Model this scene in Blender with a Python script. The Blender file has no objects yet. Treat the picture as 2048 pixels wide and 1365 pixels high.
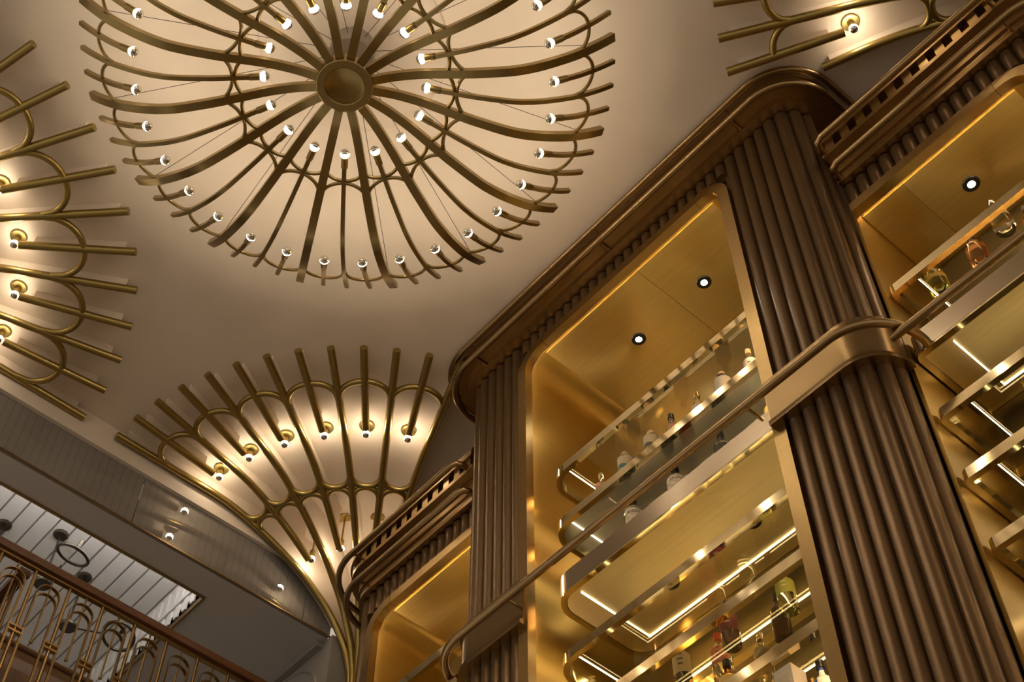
import bpy, bmesh, math, random
from math import sin, cos, pi, radians, sqrt, atan2, hypot
from mathutils import Vector, Matrix
random.seed(7)
C = bpy.context.scene.collection
SC = bpy.context.scene
# ------------------------------------------------------------------ camera, world, exposure
# every z below is measured from the camera's eye; all top-level objects are lifted by EYE at the end
EYE = 1.6
F_PX = 2830.4
yaw, pit, rol = radians(48.80), radians(54.47), radians(-0.252)
Fw = Vector((cos(pit)*cos(yaw), cos(pit)*sin(yaw), sin(pit)))
Rt = Vector((sin(yaw), -cos(yaw), 0.0))
Dn = Fw.cross(Rt)
cx = cos(rol)*Rt + sin(rol)*Dn
cy = -sin(rol)*Rt + cos(rol)*Dn
camd = bpy.data.cameras.new('camera')
camd.sensor_fit = 'HORIZONTAL'; camd.sensor_width = 36.0
camd.lens = F_PX*36.0/2048.0
camd.clip_start = 0.05; camd.clip_end = 100
cam = bpy.data.objects.new('camera', camd); C.objects.link(cam)
cam.matrix_world = Matrix(((cx.x, -cy.x, -Fw.x, 0), (cx.y, -cy.y, -Fw.y, 0), (cx.z, -cy.z, -Fw.z, 0), (0, 0, 0, 1)))
SC.camera = cam
W = bpy.data.worlds.new('hall_air'); SC.world = W; W.use_nodes = True
W.node_tree.nodes['Background'].inputs[0].default_value = (1.0, 0.85, 0.67, 1)
W.node_tree.nodes['Background'].inputs[1].default_value = 0.285
SC.view_settings.view_transform = 'Standard'
SC.view_settings.look = 'None'
SC.view_settings.exposure = 0.85
SC.view_settings.gamma = 1.0
SC.view_settings.use_curve_mapping = False
CHAND_W, FAN_W, DOWN_W, LED_W = 48.0, 43.0, 60.0, 52.0      # emission strengths of the lamps
BULB_COL = (1.0, 0.82, 0.60); LED_COL = (1.0, 0.82, 0.56); DOWN_COL = (1.0, 0.86, 0.66)

# ------------------------------------------------------------------ materials
def mat(name, col, rough=0.5, metal=0.0, emit=None, es=0.0, trans=0.0, ior=1.45, coat=0.0, noise=0.0, nscale=8.0, stretch=(1, 1, 1), bump=0.0, bscale=60.0, aniso=0.0):
    m = bpy.data.materials.new(name); m.use_nodes = True
    nt = m.node_tree; b = nt.nodes['Principled BSDF']
    b.inputs['Base Color'].default_value = (*col, 1); b.inputs['Roughness'].default_value = rough
    b.inputs['Metallic'].default_value = metal; b.inputs['IOR'].default_value = ior
    b.inputs['Transmission Weight'].default_value = trans; b.inputs['Coat Weight'].default_value = coat
    b.inputs['Anisotropic'].default_value = aniso
    if emit:
        b.inputs['Emission Color'].default_value = (*emit, 1); b.inputs['Emission Strength'].default_value = es
    if noise or bump:
        tc = nt.nodes.new('ShaderNodeTexCoord'); mp = nt.nodes.new('ShaderNodeMapping')
        mp.inputs['Scale'].default_value = stretch
        nt.links.new(tc.outputs['Object'], mp.inputs['Vector'])
    if noise:
        n = nt.nodes.new('ShaderNodeTexNoise'); n.inputs['Scale'].default_value = nscale; n.inputs['Detail'].default_value = 4
        nt.links.new(mp.outputs[0], n.inputs['Vector'])
        r = nt.nodes.new('ShaderNodeValToRGB')
        r.color_ramp.elements[0].position = 0.25; r.color_ramp.elements[1].position = 0.75
        r.color_ramp.elements[0].color = (*[c*(1-noise) for c in col], 1); r.color_ramp.elements[1].color = (*[min(1, c*(1+noise)) for c in col], 1)
        nt.links.new(n.outputs['Fac'], r.inputs[0]); nt.links.new(r.outputs[0], b.inputs['Base Color'])
    if bump:
        n2 = nt.nodes.new('ShaderNodeTexNoise'); n2.inputs['Scale'].default_value = bscale; n2.inputs['Detail'].default_value = 3
        nt.links.new(mp.outputs[0], n2.inputs['Vector'])
        bp = nt.nodes.new('ShaderNodeBump'); bp.inputs['Strength'].default_value = bump; bp.inputs['Distance'].default_value = 0.01
        nt.links.new(n2.outputs['Fac'], bp.inputs['Height']); nt.links.new(bp.outputs[0], b.inputs['Normal'])
    return m
M = {}
M['plaster'] = mat('cream_plaster', (0.70, 0.61, 0.51), 0.62, noise=0.04, nscale=3)
M['fanbrass'] = mat('satin_brass', (0.40, 0.295, 0.10), 0.36, 1.0, noise=0.05, nscale=30)
M['chbrass'] = mat('aged_brass', (0.34, 0.25, 0.105), 0.30, 1.0, noise=0.06, nscale=40)
M['bronze'] = mat('brown_bronze', (0.36, 0.24, 0.115), 0.26, 1.0, noise=0.10, nscale=6, stretch=(1, 1, 1))
M['cornice'] = mat('bronze_moulding', (0.40, 0.262, 0.115), 0.33, 1.0, noise=0.12, nscale=5)
M['flute'] = mat('bronzed_flute', (0.20, 0.124, 0.058), 0.34, 0.7, noise=0.16, nscale=7, stretch=(6, 6, 0.3))
M['brushed'] = mat('brushed_brass', (0.74, 0.57, 0.23), 0.36, 1.0, noise=0.06, nscale=60, stretch=(1, 0.02, 1), aniso=0.6)
M['lining'] = mat('brushed_brass_lining', (0.55, 0.365, 0.10), 0.30, 1.0, noise=0.05, nscale=60, stretch=(0.02, 1, 1), aniso=0.5)
M['panel'] = mat('pale_brushed_brass', (0.93, 0.81, 0.50), 0.38, 1.0, noise=0.05, nscale=60, stretch=(1, 0.02, 1), aniso=0.5)
M['band'] = mat('belt_bronze', (0.27, 0.185, 0.085), 0.26, 1.0, noise=0.08, nscale=5)
M['frame'] = mat('satin_brass_frame', (0.42, 0.29, 0.12), 0.28, 1.0, noise=0.05, nscale=30)
M['polished'] = mat('polished_brass', (0.85, 0.74, 0.47), 0.08, 1.0)
M['steel'] = mat('brushed_nickel', (0.40, 0.325, 0.24), 0.24, 1.0, noise=0.06, nscale=50, stretch=(1, 0.03, 1))
M['mirror'] = mat('bronzed_back_panel', (0.17, 0.14, 0.085), 0.32, 0.7)
M['glass'] = mat('clear_shelf_glass', (0.93, 0.94, 0.80), 0.02, trans=1.0, ior=1.35)
M['dark'] = mat('dark_gap', (0.035, 0.02, 0.012), 0.6)
M['silver'] = mat('silvered_glass', (0.75, 0.72, 0.68), 0.06, 1.0)
M['bulb'] = mat('glowing_glass', (1, 0.9, 0.8), 0.3, emit=BULB_COL, es=CHAND_W)
M['fbulb'] = mat('glowing_glass_warm', (1, 0.9, 0.8), 0.3, emit=BULB_COL, es=FAN_W)
M['led2'] = mat('shelf_led_strip', (1, 0.8, 0.5), 0.5, emit=LED_COL, es=6.5)
M['led'] = mat('led_strip', (1, 0.8, 0.5), 0.5, emit=LED_COL, es=LED_W)
M['lens'] = mat('lamp_lens', (1, 1, 1), 0.4, emit=DOWN_COL, es=DOWN_W)
M['black'] = mat('black_trim', (0.012, 0.011, 0.011), 0.35)
M['taupe'] = mat('taupe_paint', (0.52, 0.495, 0.465), 0.55, noise=0.03, nscale=3)
M['gloss'] = mat('glossy_grey_panel', (0.17, 0.15, 0.13), 0.025, ior=1.9)
_nt = M['gloss'].node_tree; _tc = _nt.nodes.new('ShaderNodeTexCoord'); _wv = _nt.nodes.new('ShaderNodeTexWave'); _rp = _nt.nodes.new('ShaderNodeValToRGB')
_wv.wave_type = 'BANDS'; _wv.bands_direction = 'X'; _wv.inputs['Scale'].default_value = 2*pi/20/0.055
_rp.color_ramp.elements[0].position = 0.0; _rp.color_ramp.elements[1].position = 0.06
_rp.color_ramp.elements[0].color = (0.145, 0.135, 0.125, 1); _rp.color_ramp.elements[1].color = (0.19, 0.178, 0.165, 1)
_nt.links.new(_tc.outputs['Object'], _wv.inputs['Vector']); _nt.links.new(_wv.outputs['Fac'], _rp.inputs[0]); _nt.links.new(_rp.outputs[0], _nt.nodes['Principled BSDF'].inputs['Base Color'])
M['canopy'] = mat('greige_canopy', (0.30, 0.255, 0.215), 0.6)
M['board'] = mat('white_boards', (0.66, 0.645, 0.625), 0.45, noise=0.04, nscale=6)
M['moulding'] = mat('grey_panelling', (0.30, 0.275, 0.25), 0.5)
M['wood'] = mat('red_brown_wood', (0.12, 0.046, 0.016), 0.32, noise=0.3, nscale=10, stretch=(0.3, 8, 8), coat=0.3)
M['railbrass'] = mat('railing_brass', (0.36, 0.23, 0.09), 0.28, 1.0)
M['leather'] = mat('brown_leather', (0.15, 0.078, 0.03), 0.55, noise=0.15, nscale=12, bump=0.15, bscale=90)
M['nickel'] = mat('dark_nickel', (0.12, 0.105, 0.085), 0.35, 1.0)
M['floor'] = mat('stone_floor', (0.42, 0.34, 0.24), 0.4, noise=0.2, nscale=4)
M['coffer_fill'] = mat('coffer_fill_glow', (1, 1, 1), 0.5, emit=(1.0, 0.93, 0.86), es=45.0)  # glow of the strip added to brighten the coffer
M['cork'] = mat('cork_stopper', (0.55, 0.36, 0.18), 0.7)
M['paper'] = mat('cream_label', (0.50, 0.41, 0.26), 0.6)
M['ink'] = mat('dark_ink', (0.05, 0.045, 0.04), 0.6)

def pane_mat(name, tint, refl, dif=0.0, dcol=(0.3, 0.3, 0.22)):
    m = bpy.data.materials.new(name); m.use_nodes = True; nt = m.node_tree; nt.nodes.clear()
    out = nt.nodes.new('ShaderNodeOutputMaterial'); t = nt.nodes.new('ShaderNodeBsdfTransparent'); g = nt.nodes.new('ShaderNodeBsdfGlossy'); mx = nt.nodes.new('ShaderNodeMixShader')
    t.inputs[0].default_value = (*tint, 1); g.inputs[0].default_value = (0.95, 0.93, 0.85, 1); g.inputs['Roughness'].default_value = 0.02
    mx.inputs[0].default_value = refl; nt.links.new(t.outputs[0], mx.inputs[1]); nt.links.new(g.outputs[0], mx.inputs[2]); last = mx
    if dif:
        d = nt.nodes.new('ShaderNodeBsdfDiffuse'); d.inputs[0].default_value = (*dcol, 1); m2 = nt.nodes.new('ShaderNodeMixShader'); m2.inputs[0].default_value = dif
        nt.links.new(mx.outputs[0], m2.inputs[1]); nt.links.new(d.outputs[0], m2.inputs[2]); last = m2
    nt.links.new(last.outputs[0], out.inputs[0]); return m
M['pane'] = pane_mat('bronze_tinted_pane', (0.90, 0.86, 0.72), 0.10)
M['pane_grey'] = pane_mat('grey_tinted_pane', (0.62, 0.60, 0.48), 0.42, 0.48, (0.46, 0.46, 0.36))
# ------------------------------------------------------------------ mesh helpers
class MB:
    def __init__(s): s.v = []; s.f = []; s.m = []; s.smooth = []
    def add(s, vs, fs, mi=0, sm=False):
        o = len(s.v); s.v += [tuple(p) for p in vs]
        for f in fs: s.f.append([i+o for i in f]); s.m.append(mi); s.smooth.append(sm)
        return s
    def box(s, x0, x1, y0, y1, z0, z1, mi=0):
        v = [(x, y, z) for x in (x0, x1) for y in (y0, y1) for z in (z0, z1)]
        return s.add(v, [(0, 1, 3, 2), (4, 6, 7, 5), (0, 4, 5, 1), (2, 3, 7, 6), (0, 2, 6, 4), (1, 5, 7, 3)], mi)
    def tube(s, pts, r, n=10, closed=False, mi=0, caps=True, sm=True):
        pts = [Vector(p) for p in pts]; N = len(pts); rr = r if isinstance(r, (list, tuple)) else [r]*N
        vs = []; up = None
        for i, p in enumerate(pts):
            a = pts[(i-1) % N] if (closed or i > 0) else p
            b = pts[(i+1) % N] if (closed or i < N-1) else p
            t = (b-a).normalized()
            if up is None:
                up = Vector((0, 0, 1)) if abs(t.z) < 0.9 else Vector((1, 0, 0))
            u = (up - t*up.dot(t))
            u = u.normalized() if u.length > 1e-6 else t.orthogonal().normalized()
            up = u; w = t.cross(u)
            for k in range(n):
                g = 2*pi*(k+0.5)/n; vs.append(p + (u*cos(g)+w*sin(g))*rr[i])
        fs = []
        for i in range(N if closed else N-1):
            j = (i+1) % N
            for k in range(n): fs.append((i*n+k, i*n+(k+1) % n, j*n+(k+1) % n, j*n+k))
        s.add(vs, fs, mi, sm)
        if caps and not closed:
            o = len(s.v)-len(vs)
            s.f.append([o+k for k in range(n)][::-1]); s.m.append(mi); s.smooth.append(False)
            s.f.append([o+(N-1)*n+k for k in range(n)]); s.m.append(mi); s.smooth.append(False)
        return s
    def lathe(s, prof, n=24, c=(0, 0), a0=0.0, a1=2*pi, mi=0, sm=True):
        full = abs(a1-a0-2*pi) < 1e-6; K = n if full else n+1
        vs = [(c[0]+r*cos(a0+(a1-a0)*k/n), c[1]+r*sin(a0+(a1-a0)*k/n), z) for r, z in prof for k in range(K)]
        fs = []
        for i in range(len(prof)-1):
            for k in range(n): 
                k2 = (k+1) % K
                fs.append((i*K+k, i*K+k2, (i+1)*K+k2, (i+1)*K+k))
        return s.add(vs, fs, mi, sm)
    def sweep(s, path, prof, mi=0, closed_prof=True, sm=False, caps=True):
        """path: (x, y, nx, ny) with outward normal; prof: (d, z)"""
        P = len(prof); vs = [(x+nx*d, y+ny*d, z) for x, y, nx, ny in path for d, z in prof]
        fs = []
        for i in range(len(path)-1):
            for k in range(P if closed_prof else P-1):
                k2 = (k+1) % P; fs.append((i*P+k, i*P+k2, (i+1)*P+k2, (i+1)*P+k))
        s.add(vs, fs, mi, sm)
        if caps and closed_prof:
            o = len(s.v)-len(vs); s.f.append([o+k for k in range(P)]); s.m.append(mi); s.smooth.append(False)
            s.f.append([o+(len(path)-1)*P+k for k in range(P)][::-1]); s.m.append(mi); s.smooth.append(False)
        return s
    def mesh(s, name, mats):
        me = bpy.data.meshes.new(name); me.from_pydata(s.v, [], s.f)
        for m in (mats if isinstance(mats, (list, tuple)) else [mats]): me.materials.append(M[m])
        me.polygons.foreach_set('material_index', s.m); me.polygons.foreach_set('use_smooth', s.smooth)
        bm = bmesh.new(); bm.from_mesh(me); bmesh.ops.recalc_face_normals(bm, faces=bm.faces); bm.to_mesh(me); bm.free()
        me.set_sharp_from_angle(angle=radians(38)); me.update(); return me
def link(name, me, parent=None, loc=(0, 0, 0), rot=(0, 0, 0)):
    o = bpy.data.objects.new(name, me); C.objects.link(o); o.parent = parent; o.location = loc; o.rotation_euler = rot; return o
def part(name, mb, mats, parent, off=None):
    """vertices are in scene coordinates; parent is an Empty without rotation"""
    wl = Vector((0, 0, 0)); p = parent
    while p is not None: wl += p.location; p = p.parent
    me = mb.mesh(name, mats); me.transform(Matrix.Translation(-wl)); return link(name, me, parent)
def thing(name, label, cat, loc=(0, 0, 0), group=None, rot=(0, 0, 0)):
    o = bpy.data.objects.new(name, None); C.objects.link(o); o.location = loc; o.rotation_euler = rot
    o.empty_display_size = 0.05
    return tag(o, label, cat, group)
def tag(o, label, cat, group=None):
    o['label'] = label; o['category'] = cat
    if group: o['group'] = group
    return o
def struct(name, mb, mats, label=None):
    o = link(name, mb.mesh(name, mats)); o['kind'] = 'structure'
    if label: o['label'] = label
    return o
def interp(tab, x):
    if x <= tab[0][0]: return tab[0][1]
    for (a, b), (c, d) in zip(tab, tab[1:]):
        if x <= c: return b+(d-b)*(x-a)/(c-a)
    return tab[-1][1]
def smooth_tab(tab, n):
    """Catmull-Rom through the points of tab"""
    P = [Vector(p) for p in tab]; P = [2*P[0]-P[1]]+P+[2*P[-1]-P[-2]]; out = []
    for i in range(1, len(P)-2):
        for k in range(n):
            t = k/n; a, b, c, d = P[i-1], P[i], P[i+1], P[i+2]
            out.append(0.5*((2*b)+(c-a)*t+(2*a-5*b+4*c-d)*t*t+(3*b-a-3*c+d)*t**3))
    out.append(P[-2]); return [tuple(p) for p in out]

# ------------------------------------------------------------------ the setting
CEIL = 7.50; WALLY = 6.40; SOF = 6.81
FAR = (4.163, 6.329); LEF = (-0.445, 6.344); NEA = (4.163, -0.148)
RIBT = [(0.062, 5.6), (0.066, 6.2), (0.072, 6.456), (0.10, 6.58), (0.163, 6.745), (0.30, 6.93), (0.43, 7.045), (0.595, 7.155), (0.80, 7.255), (0.99, 7.325), (1.19, 7.38), (1.37, 7.40), (1.6, 7.40), (2.165, 7.40)]
RIBP = smooth_tab([(r, z, 0) for r, z in RIBT], 4); RIBP = [(p[0], p[1]) for p in RIBP]
SURT = [(0.03, 5.6), (0.04, 6.3), (0.06, 6.60), (0.10, 6.83), (0.16, 7.02), (0.25, 7.21), (0.36, 7.36), (0.48, 7.45), (0.62, 7.495), (0.68, 7.50)]
def ribz(r): return interp(RIBP, r)
def surz(r): return CEIL if r >= 0.68 else interp(SURT, r)
mb = MB().box(-6.5, 4.6, -6.5, WALLY+0.1, CEIL, CEIL+0.12)
ceiling = struct('ceiling', mb, 'plaster', 'cream plaster ceiling over the hall')
ms = MB().lathe([(0.0, CEIL-0.03), (0.50, CEIL-0.03), (0.535, CEIL-0.012), (0.54, CEIL)], 64, (1.495, 3.081))
part('ceiling_medallion', ms, 'plaster', ceiling)
sur = smooth_tab([(r, z, 0) for r, z in SURT], 3)
for nm, ax, a0, a1 in (('fan_vault_shell', FAR, 178, 262), ('fan_vault_shell', LEF, -182, 2), ('fan_vault_shell', NEA, 98, 182)):
    part(nm, MB().lathe([(p[0], p[1]) for p in sur], 40, ax, radians(a0), radians(a1)), 'plaster', ceiling)
struct('floor', MB().box(-6.5, 4.6, -6.5, 9.7, -1.7, -1.6), 'floor')
struct('wall_right', MB().box(4.40, 4.6, -6.5, 6.4, -1.6, CEIL), 'plaster')
# wall of the balcony: cream strip with arched lower edge, glossy panels, mezzanine soffit
def archz(x):
    z = 7.258
    for ax in (FAR[0], LEF[0]):
        r = abs(ax-x); z = min(z, ribz(r)+0.045+0.25*max(0, 0.16-r))
    return z
xs = [-0.20+i*0.04 for i in range(104)]+[3.93]
def ribbon(y0, y1, xs, lo, hi):
    b = MB(); vs = []
    for x in xs:
        for y in (y0, y1): vs += [(x, y, lo(x)), (x, y, hi(x))]
    fs = []
    for i in range(len(xs)-1):
        a, c = i*4, i*4+4; fs += [(a, c, c+1, a+1), (a+2, a+3, c+3, c+2), (a, a+2, c+2, c), (a+1, c+1, c+3, a+3)]
    e = (len(xs)-1)*4; fs += [(0, 1, 3, 2), (e, e+2, e+3, e+1)]
    return b.add(vs, fs)
wb = struct('wall_balcony', ribbon(6.37, 6.46, xs, archz, lambda x: CEIL), 'plaster', 'cream arched wall strip above the mezzanine')
PX = [0.9, 2.31, 3.69, 3.93]
for a, b in zip(PX, PX[1:]):
    q = [a+0.003+(b-a-0.006)*i/24 for i in range(25)]
    part('glass_panel', ribbon(6.40, 6.42, q, lambda x: SOF+0.004, lambda x: archz(x)+0.005), 'gloss', wb)
part('panel_trim', MB().box(0.0, 3.94, 6.392, 6.404, SOF-0.004, SOF+0.004), 'railbrass', wb)
sf = MB()
sf.box(-0.6, 3.93, 6.425, 6.65, SOF-0.001, SOF+0.12).box(3.054, 3.93, 6.65, 9.4, SOF-0.001, SOF+0.12).box(-0.6, 3.054, 8.75, 9.4, SOF-0.001, SOF+0.12)
soffit = struct('ceiling_mezzanine', sf, 'taupe', 'taupe soffit of the mezzanine with a rectangular coffer')
tr = MB().box(-0.6, 3.06, 6.642, 6.66, SOF-0.012, SOF+0.03)
part('coffer_trim', tr, 'railbrass', soffit)
part('coffer_trim', MB().box(3.045, 3.062, 6.66, 8.75, SOF-0.012, SOF+0.03), 'railbrass', soffit)
# boards of the coffer, each one a piece, running away from the hall
bd = MB().box(0, 0.106, 0, 2.1, 0, 0.02).mesh('board', 'board')
bevel = MB().box(0.106, 0.12, 0, 2.1, 0.008, 0.02).mesh('board_groove', 'moulding')  # grooves in grey: bevel shading between the boards put into their colour
for i in range(30):
    x = 3.05-0.12*(i+1)
    if x > -0.6:
        o = link('board', bd, soffit, (x, 6.65, 7.27)); link('board_groove', bevel, o)
# right side of the coffer: two rows of small raised panels
part('coffer_side', MB().box(-0.6, 3.054, 6.625, 6.648, SOF+0.12, 7.29), 'board', soffit)
part('coffer_side', MB().box(-0.6, 3.054, 8.752, 8.77, SOF+0.12, 7.29), 'board', soffit)
part('added_fill_strip', MB().box(0.0, 2.95, 6.649, 6.655, 7.02, 7.03), 'coffer_fill', soffit)  # added strip, unseen behind the soffit edge, lights up the white boards
cw = part('coffer_side', MB().box(3.054, 3.08, 6.65, 8.75, SOF+0.03, 7.29), 'board', soffit)
for row, (z0, z1) in enumerate(((SOF+0.06, 6.99), (7.055, 7.23))):
    pm = MB().box(-0.012, 0, 0, 0.05, 0, z1-z0).mesh('side_panel', 'board')
    for i in range(20): link('side_panel', pm, cw, (3.054, 6.68+0.104*i, z0))
part('coffer_moulding', MB().box(3.035, 3.054, 6.65, 8.75, 7.00, 7.045), 'board', cw)
wr = struct('wall_mezzanine', MB().box(3.93, 4.6, 6.365, 9.4, 4.7, SOF), 'moulding', 'dark grey panelled wall beside the mezzanine')
for (y0, z0, y1, z1, r) in ((6.50, 5.3, 7.35, 6.74, 0.30), (6.60, 5.3, 7.25, 6.64, 0.26), (6.72, 5.3, 7.13, 6.50, 0.2)):
    pts = [(3.93, y0, z0)]+[(3.93, y0+(y1-y0)*0.5-(y1-y0)*0.5*cos(t*pi/12), z1-r+r*sin(t*pi/12)) for t in range(13)]+[(3.93, y1, z0)]
    part('panel_moulding', MB().tube(pts, 0.014, 6), 'moulding', wr)
part('crown_moulding', MB().box(3.88, 3.93, 6.47, 9.4, SOF-0.05, SOF-0.001), 'moulding', wr)
struct('floor_mezzanine', MB().box(-0.6, 3.93, 6.12, 9.4, 4.70, 4.92), 'taupe')
struct('wall_far', MB().box(-0.6, 4.05, 9.4, 9.5, 4.7, SOF+0.12), 'board')

# ------------------------------------------------------------------ fans of brass ribs on the ceiling
TR = 0.026
def rib_mesh(r0, r1, name='rib'):
    pts = [(r, 0, z) for r, z in RIBP if r0 < r < r1]
    pts = [(r0, 0, ribz(r0))]+pts+[(r1, 0, ribz(r1))]
    return MB().tube(pts, TR, 14).mesh(name, 'fanbrass')
def fin_mesh(r0, r1):
    rs = [r0+(r1-r0)*i/30 for i in range(31)]; vs = []
    for r in rs:
        for y in (-0.006, 0.006): vs += [(r, y, ribz(r)), (r, y, max(surz(r)+0.01, ribz(r)+0.01))]
    fs = []
    for i in range(30):
        a, c = i*4, i*4+4; fs += [(a, c, c+1, a+1), (a+2, a+3, c+3, c+2), (a, a+2, c+2, c)]
    fs += [(0, 1, 3, 2), (120, 122, 123, 121)]
    return MB().add(vs, fs).mesh('fin', 'plaster')
def arc_mesh(half, rc, ra, n=22, u0=-1):
    pts = []
    for i in range(n+1):
        u = u0+(1-u0)*i/n; a = half*u; r = rc+(ra-rc)*sqrt(max(0, 1-abs(u)**2.2)); pts.append((r*cos(a), r*sin(a), ribz(r)))
    return MB().tube(pts, 0.021, 10).mesh('arc', 'fanbrass')
def fan(name, label, ax, start, sgn, step, ks, edge=(0, 12), tip=2.165, cut=None, arcs=(1.735, 1.89)):
    root = thing(name, label, 'ceiling ornament', (ax[0], ax[1], 0))
    full, mid, sho = rib_mesh(0.062, tip), rib_mesh(0.62, tip), rib_mesh(1.49, tip)
    ff, fm, fs_ = fin_mesh(0.10, tip-0.075), fin_mesh(0.70, tip-0.075), fin_mesh(1.57, tip-0.075)
    st = radians(step)
    a_o, a_i, a_l = arc_mesh(st, arcs[0], arcs[1]), arc_mesh(st, 1.125, 1.03), arc_mesh(st, 0.925, 1.02)
    for k in ks:
        rot = (0, 0, radians(start)+sgn*st*k)
        rm, fm_ = (full, ff) if k % 4 == 0 else ((mid, fm) if k % 2 == 0 else (sho, fs_))
        if cut and k in cut: rm, fm_ = rib_mesh(0.062, cut[k]), fin_mesh(0.10, cut[k]-0.05)
        rb = link('rib', rm, root, rot=rot); link('fin', fm_, rb)
        if k % 2 == 1:
            half_o = arc_mesh(st, arcs[0], arcs[1], 12, 0) if cut and k+1 in cut else a_o
            for am in (half_o, a_i, a_l): link('arc', am, root, rot=rot)
    return root
fan('ceiling_fan_ornament', 'quarter fan of brass ribs spreading from the far column over the mezzanine corner', FAR, 180, 1, 5.66, range(0, 13))
fan('ceiling_fan_ornament', 'fan of brass ribs on the ceiling at the left edge of the photo', LEF, 0, -1, 7.5, range(0, 15), tip=2.202, arcs=(1.64, 1.885))
fan('ceiling_fan_ornament', 'fan of brass ribs behind the tall bar cornice at the top right', NEA, 180, -1, 5.66, range(6, 13), cut={12: 1.66})

# small lamps beside the inner ends of the ribs
def bulb_profile(R, zc, zn):
    """glass globe opening downward from neck zn: list for lathe, from neck to tip (tip at -z)"""
    return [(0.016, zn)]+[(R*sin(t), zc+R*cos(t)) for t in [radians(28+(180-28)*i/14) for i in range(15)]]
def pendant_bulb(x, y, drop, label, gname, top=CEIL):
    t = thing('ceiling_lamp', label, 'lamp', (x, y, top-drop-0.11), gname)
    part('mounting_plate', MB().lathe([(0.0, top-0.014), (0.048, top-0.014), (0.052, top-0.008), (0.052, top)], 24, (x, y)), 'fanbrass', t)
    part('stem', MB().tube([(x, y, top), (x, y, top-drop+0.02)], 0.007, 8), 'fanbrass', t)
    part('socket', MB().lathe([(0.0, top-drop+0.034), (0.019, top-drop+0.032), (0.0205, top-drop-0.02), (0.018, top-drop-0.03), (0.0, top-drop-0.03)], 20, (x, y)), 'fanbrass', t)
    zc = top-drop-0.050; R = 0.0265; b = MB()
    pr = bulb_profile(R, zc, top-drop-0.025)
    b.lathe(pr[:10], 20, (x, y), mi=0); b.lathe(pr[9:], 20, (x, y), mi=1)
    part('bulb', b, ['fbulb', 'silver'], t)
order = ['first', 'second', 'third', 'fourth', 'fifth', 'sixth']
def pol(ax, r, a): return ax[0]+r*cos(radians(a)), ax[1]+r*sin(radians(a))
for i, k in enumerate((1, 3, 5, 7, 9, 11)):
    x, y = pol(FAR, 1.437, 180+5.66*k)
    pendant_bulb(x, y, 0.045, f'bulb lamp of the far fan, {order[i]} in the outer row from the left', 'lamps of the far fan')
for k, lb in ((2, 'lowest bulb lamp of the far fan, on a long stem near the mezzanine'), (6, 'bulb lamp of the far fan on a long stem, middle of the inner row'), (10, 'silver tipped bulb lamp of the far fan half hidden by the lower cornice')):
    x, y = pol(FAR, 0.60, 180+5.66*k); pendant_bulb(x, y, 0.26, lb, 'lamps of the far fan')
for k, lb in ((1, 'lowest bulb lamp at the left photo edge, by the lowest short rib'), (3, 'second lowest bulb lamp of the left fan'), (5, 'third lowest bulb lamp of the left fan'), (7, 'highest bulb lamp in view of the left fan, cut by the photo edge'), (9, 'bulb lamp of the left fan just outside the photo'), (11, 'bulb lamp of the left fan far outside the photo')):
    x, y = pol(LEF, 1.46, -7.5*k); pendant_bulb(x, y, 0.045, lb, 'lamps of the left fan')
for k, lb in ((11, 'single bulb lamp seen at the top right between two brass ribs'), (9, 'bulb lamp of the right fan just above the photo'), (7, 'bulb lamp of the right fan well above the photo')):
    x, y = pol(NEA, 1.437, 180-5.66*k); pendant_bulb(x, y, 0.045, lb, 'lamps of the right fan')

# ------------------------------------------------------------------ chandelier
CH = (1.495, 3.081)
CHP = [(0.15, 7.012), (0.22, 7.026), (0.30, 7.032), (0.43, 7.022), (0.58, 6.986), (0.72, 6.954), (0.90, 6.932), (1.0, 6.942), (1.08, 6.966), (1.18, 7.010), (1.27, 7.062), (1.38, 7.152), (1.457, 7.228)]
CHS = [(p[0], p[1]) for p in smooth_tab([(r, z, 0) for r, z in CHP], 5)]
def chz(r): return interp(CHS, r)
def bar_mesh(r0, r1, w, h, name):
    pts = [(r0, chz(r0))]+[p for p in CHS if r0+0.004 < p[0] < r1-0.004]+[(r1, chz(r1))]; vs = []; N = len(pts)
    for i, (r, z) in enumerate(pts):
        a, b = pts[max(0, i-1)], pts[min(N-1, i+1)]; t = Vector((b[0]-a[0], b[1]-a[1])).normalized(); n = (-t.y, t.x)
        for sy, sn in ((-1, -1), (1, -1), (1, 1), (-1, 1)): vs.append((r+n[0]*sn*h/2, sy*w/2, z+n[1]*sn*h/2))
    fs = [(i*4+k, i*4+(k+1) % 4, i*4+4+(k+1) % 4, i*4+4+k) for i in range(N-1) for k in range(4)]+[(0, 1, 2, 3), (N*4-4, N*4-3, N*4-2, N*4-1)]
    return MB().add(vs, fs).mesh(name, 'chbrass')
chand = thing('chandelier', 'large round brass chandelier of curved ribs and bulbs hanging below the cream ceiling', 'chandelier', (CH[0], CH[1], 0))
hub = link('hub', MB().lathe([(0.106, 7.03), (0.106, 6.972), (0.110, 6.968), (0.148, 6.968), (0.153, 6.972), (0.153, 7.05), (0.145, 7.056), (0.0, 7.056)], 64).mesh('hub', 'chbrass'), chand)
link('hub_disc', MB().lathe([(0.0, 7.012), (0.09, 7.008), (0.106, 7.0)], 48).mesh('hub_disc', 'chbrass'), hub)
TH0 = 311.7
wide, inter, short = bar_mesh(0.15, 1.457, 0.047, 0.034, 'rib'), bar_mesh(0.50, 1.457, 0.024, 0.024, 'slim_rib'), bar_mesh(1.18, 1.457, 0.024, 0.024, 'short_rib')
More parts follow.
